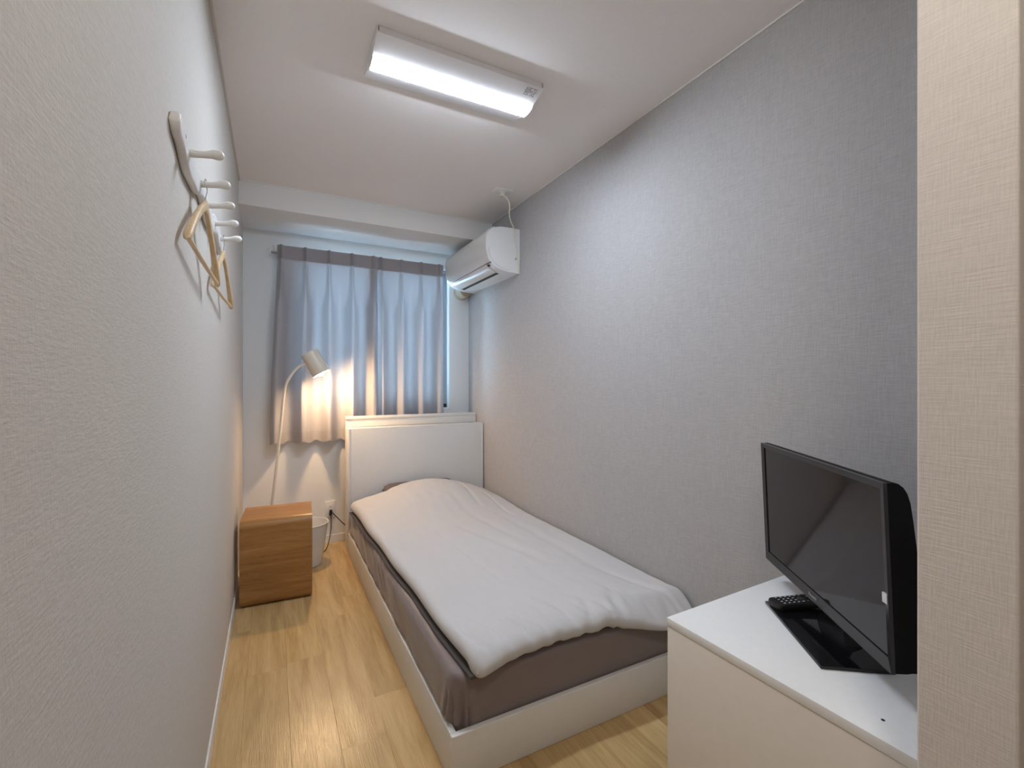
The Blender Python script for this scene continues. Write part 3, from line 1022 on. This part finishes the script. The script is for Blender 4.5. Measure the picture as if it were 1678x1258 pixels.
# ================================================================== NIGHTSTAND
ns = thing('nightstand', 'brown wooden cube nightstand with rounded edges in the back left corner', 'nightstand', (0.022, 2.94, 0))
NS_R = 0.3
nx0, nx1, ny0, ny1, nz1 = -0.151, 0.199, 0.0, 0.345, 0.458
A_NS = R(-3.0)
nso = Vector((-0.151, 2.784, 0))
def nsp(p, q, a):
    if p < 0.06 and q < 0.024:
        e = 0.022 - math.sqrt(max(0.0, 0.022 ** 2 - (0.024 - q) ** 2 * 0.8))
        a = 0.175 + (a - 0.175) * (0.175 - e) / 0.175
    v = Matrix.Rotation(A_NS, 3, 'Z') @ Vector((a, p, 0))
    return Vector((nso.x + v.x, nso.y + v.y, q + 0.0005))
def loop_ring(inset):
    r = 0.040 - inset
    return rounded_rect(ny0 + inset, ny1 - inset, inset, nz1 - inset, max(r, 0.012), 8)
def panel(name, i0, i1, mat):
    out, inn = loop_ring(0.0), loop_ring(0.020)
    bm = B()
    n = len(out)
    idx = [(i % n) for i in range(i0, i1 + 1)]
    poly_o = [out[i] for i in idx]; poly_i = [inn[i] for i in idx]
    W = 0.350
    bvl = 0.0012
    rings = []
    for a, e in ((0.0, bvl), (bvl, 0.0), (W - bvl, 0.0), (W, bvl)):
        ring = []
        cen = Vector((sum(p[0] for p in out) / n, sum(p[1] for p in out) / n))
        for p in poly_o:
            d = (cen - Vector(p)).normalized() * e
            ring.append(nsp(p[0] + d.x, p[1] + d.y, a))
        for p in poly_i[::-1]:
            ring.append(nsp(p[0], p[1], a))
        rings.append(ring)
    loft(bm, rings)
    return obj(name, bm, mat, ns, True, angle=30)
# ring order of rounded_rect: back/top corner, front/top, front/bottom, back/bottom (9 points each)
panel('top_panel', 4, 13, M['stand_wood'])
panel('front_panel', 13, 22, M['stand_wood'])
panel('bottom_panel', 22, 31, M['stand_wood'])
panel('back_panel', 31, 40, M['stand_wood'])

# ================================================================== FLOOR LAMP
lp = thing('floor_lamp', 'cream floor lamp with a curved pole and tilted cylinder shade, lit, behind the nightstand', 'lamp', (-0.049, 3.345, 0))
bm = B(); lathe(bm, [(0.0, 0.0), (0.105, 0.0), (0.108, 0.004), (0.106, 0.013), (0.10, 0.016), (0.02, 0.019), (0.013, 0.03), (0.0, 0.03)], (-0.049, 3.345, 0.0005), 48)
obj('base', bm, M['lamp_cream'], lp, True)
K = 3.345 / 3.22
pole0 = [(0.002, 0.447), (0.042, 0.832), (0.059, 1.03), (0.068, 1.115), (0.073, 1.150), (0.0838, 1.190), (0.108, 1.236), (0.1417, 1.279), (0.170, 1.300), (0.196, 1.311)]
pole = [(-0.047, 3.345, 0.02), (-0.024, 3.345, 0.22)] + [(x * K, 3.345, CAM_H + (z - CAM_H) * K) for x, z in pole0]
bm = B(); tube(bm, smooth_path(pole, 6), 0.0085, 12)
obj('pole', bm, M['lamp_cream'], lp, True)
bm = B(); lathe(bm, [(0.0096, -0.006), (0.0100, 0.0), (0.0096, 0.006)], (0.059 * K, 3.345, CAM_H + (1.03 - CAM_H) * K), 16, Vector((0.09, 0, 1)))
obj('joint_ring', bm, M['lamp_cream'], lp, True)
S_TOP, S_BOT = Vector((0.2215, 3.353, 1.3879)), Vector((0.2970, 3.337, 1.2479))
ax = (S_BOT - S_TOP); SL = ax.length; ax.normalize()
SR = 0.0575
bm = B(); lathe(bm, [(0.0, 0.0), (SR - 0.004, 0.0), (SR - 0.0005, 0.002), (SR, 0.006), (SR, SL - 0.001), (SR - 0.001, SL), (SR - 0.0028, SL - 0.001), (SR - 0.003, 0.008), (0.0, 0.006)], S_TOP, 56, ax)
sh = obj('shade', bm, M['lamp_cream'], lp, True)
bm = B()
b_c = S_BOT - ax * 0.016
lathe(bm, [(0.012, -0.075), (0.013, -0.045)] + [(0.030 * math.sin(R(a)), -0.030 * math.cos(R(a))) for a in range(26, 181, 11)], b_c, 28, ax)
obj('bulb', bm, M['bulb'], lp, True)
bm = B(); lathe(bm, [(0.0, -0.115), (0.017, -0.115), (0.018, -0.076), (0.012, -0.0755)], b_c, 24, ax)
obj('bulb_socket', bm, M['white_paint'], lp, True)
bm = B(); lathe(bm, [(0.0035, 0.0), (0.0035, -0.007), (0.0, -0.008)], S_TOP - ax * 0.0 + Vector((-0.006, -0.012, -0.002)), 12, ax)
obj('switch_knob', bm, M['rubber'], sh, True)

# ================================================================== WASTE BIN
bn = thing('waste_bin', 'white tapered plastic waste bin between the nightstand and the bed', 'bin', (0.212, 3.278, 0))
cx, cy = 0.212, 3.278
bm = B(); lathe(bm, [(0.0, 0.001), (0.078, 0.001), (0.082, 0.004), (0.121, 0.268), (0.118, 0.268), (0.080, 0.008), (0.0, 0.006)], (cx, cy, 0), 56)
obj('bucket', bm, M['bin'], bn, True)
bm = B()
ringp = []
for k in range(57):
    a = 2 * PI * k / 56
    ringp.append((cx + 0.1215 * math.cos(a), cy + 0.1215 * math.sin(a), 0.270))
tube(bm, ringp, 0.0033, 8, cap=False)
obj('rim', bm, M['bin'], bn, True)

# ================================================================== WALL OUTLET AND CORDS
wo = thing('wall_outlet', 'white wall socket low on the back wall beside the headboard', 'outlet', (0.384, YB, 0.247))
boxobj('plate', (0.348, 0.420, YB - 0.007, YB - 0.0002, 0.185, 0.309), M['white_paint'], wo, 0.002)
boxobj('socket', (0.368, 0.401, YB - 0.0095, YB - 0.0072, 0.205, 0.290), M['white_paint'], wo, 0.001)
for zz in (0.268, 0.225):
    for dx in (-0.0045, 0.0045):
        boxobj('slot', (0.3845 + dx - 0.0012, 0.3845 + dx + 0.0012, YB - 0.0100, YB - 0.0096, zz - 0.004, zz + 0.004), M['ac_dark'], wo)
def cord(name, label, px, pz, pts, rad):
    t = thing(name, label, 'power cord', (px, YB - 0.012, pz), group='black cords at the wall outlet')
    boxobj('plug', (px - 0.010, px + 0.010, YB - 0.034, YB - 0.0105, pz - 0.009, pz + 0.009), M['rubber'], t, 0.003)
    bm = B(); tube(bm, smooth_path(pts, 6), rad, 8)
    obj('cable', bm, M['rubber'], t, True)
cord('power_cord', 'black cord drooping from the wall socket to the floor behind the waste bin', 0.384, 0.218,
     [(0.384, YB - 0.032, 0.214), (0.385, YB - 0.045, 0.19), (0.384, YB - 0.055, 0.13), (0.372, YB - 0.085, 0.07), (0.350, YB - 0.14, 0.022), (0.318, YB - 0.19, 0.0045), (0.24, YB - 0.222, 0.004), (0.12, YB - 0.22, 0.004), (0.02, YB - 0.25, 0.004)], 0.0032)
cord('power_cord', 'short black cord running from the wall socket in behind the headboard', 0.386, 0.239,
     [(0.388, YB - 0.033, 0.236), (0.402, YB - 0.042, 0.222), (0.43, YB - 0.055, 0.19), (0.465, YB - 0.065, 0.150), (0.50, YB - 0.07, 0.11), (0.54, YB - 0.075, 0.04), (0.56, YB - 0.075, 0.004)], 0.0034)

# ================================================================== TV CABINET
CZ = 0.597
ct = thing('tv_cabinet', 'low white cabinet with cream side under the television', 'cabinet', (0.890, 0.850, 0), R(1.75))
# local frame: x towards the wall, -y towards the camera
CWd, CLn = 0.570, 0.520
boxobj('top', (0, CWd, -CLn, 0, CZ - 0.021, CZ), M['white_top'], ct, 0.0012, local=True)
boxobj('side_panel', (0.0012, 0.018, -CLn + 0.001, -0.001, 0.0, CZ - 0.0222), M['cab_side'], ct, 0.0008, local=True)
boxobj('side_panel', (CWd - 0.018, CWd - 0.001, -CLn + 0.001, -0.001, 0.0, CZ - 0.0222), M['cab_side'], ct, 0.0008, local=True)
boxobj('back_panel', (0.0185, CWd - 0.0185, -0.012, -0.003, 0.01, CZ - 0.0222), M['white_lam'], ct, local=True)
boxobj('shelf', (0.0185, CWd - 0.0185, -CLn + 0.02, -0.0125, 0.28, 0.298), M['white_lam'], ct, local=True)
boxobj('plinth', (0.0185, CWd - 0.0185, -CLn + 0.01, -0.0125, 0.0, 0.05), M['white_lam'], ct, local=True)
dr = boxobj('door', (0.0015, CWd - 0.0015, -CLn - 0.016, -CLn + 0.0003, 0.052, CZ - 0.0225), M['white_lam'], ct, 0.001, local=True)
bm = B(); lathe(bm, [(0.0, 0.0006), (0.003, 0.0006), (0.003, 0.0)], (0.055, -0.438, CZ), 14)
obj('peg_hole', bm, M['ac_dark'], ct, local=True)

# ================================================================== TELEVISION
TVA = math.atan2(-0.813, -0.582)
tv = thing('television', 'black flat television on a glossy stand, turned towards the bed', 'television', (1.160, 0.617, CZ), TVA)
tv_z0, tv_z1 = 0.0635, 0.4135
TX0, TX1 = -0.309, 0.251
tilt = Matrix.Translation((0, -0.006, tv_z0)) @ Matrix.Rotation(R(2.4), 4, 'X') @ Matrix.Translation((0, 0, -tv_z0))
def tvobj(name, bm, mat, parent, smooth=False):
    bmesh.ops.transform(bm, matrix=tilt, verts=bm.verts)
    return obj(name, bm, mat, parent, smooth, local=True)
# shell: side profile in (y, z)
shp = [(0.0005, tv_z1 - 0.001), (0.012, tv_z1 + 0.0005), (0.020, tv_z1 - 0.002), (0.028, tv_z1 - 0.009), (0.034, tv_z1 - 0.020), (0.0385, tv_z1 - 0.038), (0.042, 0.34), (0.047, 0.27),
       (0.052, 0.19), (0.055, 0.13), (0.055, 0.078), (0.050, 0.073), (0.046, 0.066), (0.028, 0.066), (0.020, tv_z0 + 0.001), (0.0005, tv_z0 + 0.001)]
bm = B(); extrude_profile(bm, shp, TX0 + 0.001, TX1 - 0.001, lambda p, q, a: Vector((a, p, q)))
shell = tvobj('back_shell', bm, M['shell'], tv, True)
# bezel: four bars with sloping inner lip
bz, bzb = 0.0135, 0.024
def frame_bar(name, poly):
    bm = B()
    f = [bm.verts.new((x, 0.0004, z)) for x, z in poly]
    g = [bm.verts.new((x, -0.0065 if k in (0, 1) else -0.0035, z)) for k, (x, z) in enumerate(poly)]
    n = len(poly)
    bm.faces.new(f); bm.faces.new(g[::-1])
    for i in range(n):
        j = (i + 1) % n
        bm.faces.new((f[i], f[j], g[j], g[i]))
    return tvobj(name, bm, M['bezel'], tv)
xi0, xi1, zi0, zi1 = TX0 + bz, TX1 - bz, tv_z0 + bzb, tv_z1 - bz
frame_bar('bezel', [(TX0, tv_z1), (TX1, tv_z1), (xi1, zi1), (xi0, zi1)])
bot_bar = frame_bar('bezel', [(TX0, tv_z0), (TX1, tv_z0), (xi1, zi0), (xi0, zi0)])
frame_bar('bezel', [(TX0, tv_z0), (TX0, tv_z1), (xi0, zi1), (xi0, zi0)])
rbar = frame_bar('bezel', [(TX1, tv_z0), (TX1, tv_z1), (xi1, zi1), (xi1, zi0)])
bm = B(); box(bm, xi0 - 0.001, xi1 + 0.001, -0.0012, 0.0004, zi0 - 0.001, zi1 + 0.001)
scr = tvobj('screen', bm, M['screen'], tv)
scr['label'] = 'dark glossy screen, switched off'
# maker's name on the lower bezel
cu = bpy.data.curves.new('logo', 'FONT')
cu.body = 'Panasonic'; cu.size = 0.0095; cu.align_x = 'CENTER'; cu.align_y = 'CENTER'; cu.extrude = 0.0002
tmp = bpy.data.objects.new('tmp_text', cu); C.objects.link(tmp)
dg = bpy.context.evaluated_depsgraph_get()
me = bpy.data.meshes.new_from_object(tmp.evaluated_get(dg))
bpy.data.objects.remove(tmp)
bm = B(); bm.from_mesh(me); bpy.data.meshes.remove(me)
bmesh.ops.transform(bm, matrix=Matrix.Translation((-0.031, -0.0062, tv_z0 + 0.0125)) @ Matrix.Rotation(R(90), 4, 'X') @ Matrix.Rotation(R(-7), 4, 'X'), verts=bm.verts)
lg = tvobj('logo', bm, M['logo'], bot_bar)
bm = B(); box(bm, TX1 - 0.016, TX1 - 0.003, -0.0072, -0.0040, 0.190, 0.208)
st = tvobj('sticker', bm, M['print'], rbar)
# connectors and tiny print on the near end
random.seed(11)
for k in range(7):
    zc = 0.215 - k * 0.0155
    bm = B(); box(bm, TX1 - 0.0012, TX1 + 0.0002, 0.0475 - 0.0012 * k * 0.2, 0.0500, zc - 0.004, zc + 0.0025)
    tvobj('port_print', bm, M['key'] if k % 3 else plain('grey_print', (0.35, 0.35, 0.36), 0.5), shell)
bm = B(); box(bm, TX1 - 0.001, TX1 + 0.004, 0.045, 0.053, 0.098, 0.112, 0.001)
tvobj('connector', bm, M['print'], shell, True)
# stand
bm = B(); box(bm, -0.1425, 0.1425, -0.079, 0.056, 0.0003, 0.0078, 0.0012, 2)
obj('stand_base', bm, M['black'], tv, True, local=True)
bm = B()
loft(bm, [[Vector((-0.060, 0.012, 0.0079)), Vector((0.060, 0.012, 0.0079)), Vector((0.060, 0.050, 0.0079)), Vector((-0.060, 0.050, 0.0079))],
          [Vector((-0.048, 0.014, 0.035)), Vector((0.048, 0.014, 0.035)), Vector((0.048, 0.040, 0.035)), Vector((-0.048, 0.040, 0.035))],
          [Vector((-0.045, 0.014, 0.072)), Vector((0.045, 0.014, 0.072)), Vector((0.045, 0.036, 0.072)), Vector((-0.045, 0.036, 0.072))]])
obj('stand_neck', bm, M['bezel'], tv, local=True)

# ================================================================== REMOTE CONTROL
rc = thing('remote_control', 'black remote control with white-printed keys under the television', 'remote', (1.235, 0.7206, CZ + 0.0079), R(-16.4))
RL, RWd = 0.160, 0.048
bm = B()
prr = rounded_rect(-RL / 2, RL / 2, -RWd / 2, RWd / 2, 0.012, 6)
loft(bm, [[Vector((x * 0.97, y * 0.88, 0.0002)) for x, y in prr], [Vector((x, y, 0.006)) for x, y in prr], [Vector((x, y, 0.0125)) for x, y in prr], [Vector((x * 0.985, y * 0.95, 0.0165)) for x, y in prr]])
rb = obj('body', bm, M['rubber'], rc, True, local=True)
key_me = None
random.seed(5)
for r_ in range(9):
    for c_ in range(4):
        x = -RL / 2 + 0.022 + r_ * 0.0142
        y = -RWd / 2 + 0.0085 + c_ * 0.0103
        if r_ in (4, 5) and c_ in (1, 2):
            continue
        k = boxobj('key', (x - 0.0045, x + 0.0045, y - 0.0036, y + 0.0036, 0.0166, 0.0184), M['key'], rb, 0.0008, local=True)
        boxobj('key_print', (x - 0.0026, x + 0.0022, y - 0.0012, y + 0.0013, 0.01842, 0.01856), M['print'], rc, local=True)
bm = B(); lathe(bm, [(0.0, 0.002), (0.009, 0.002), (0.010, 0.0)], (-RL / 2 + 0.022 + 4.5 * 0.0142, 0, 0.0166), 24)
obj('key', bm, M['key'], rb, True, local=True)

# ================================================================== WALL PIN
wp = thing('wall_pin', 'tiny pin stuck in the grey wall just above the duvet', 'pin', (XR, 2.745, 0.405))
bm = B(); lathe(bm, [(0.0, 0.006), (0.0035, 0.006), (0.004, 0.004), (0.002, 0.0005)], (XR, 2.745, 0.405), 12, Vector((-1, 0, 0)))
obj('pin_head', bm, M['chrome'], wp, True)
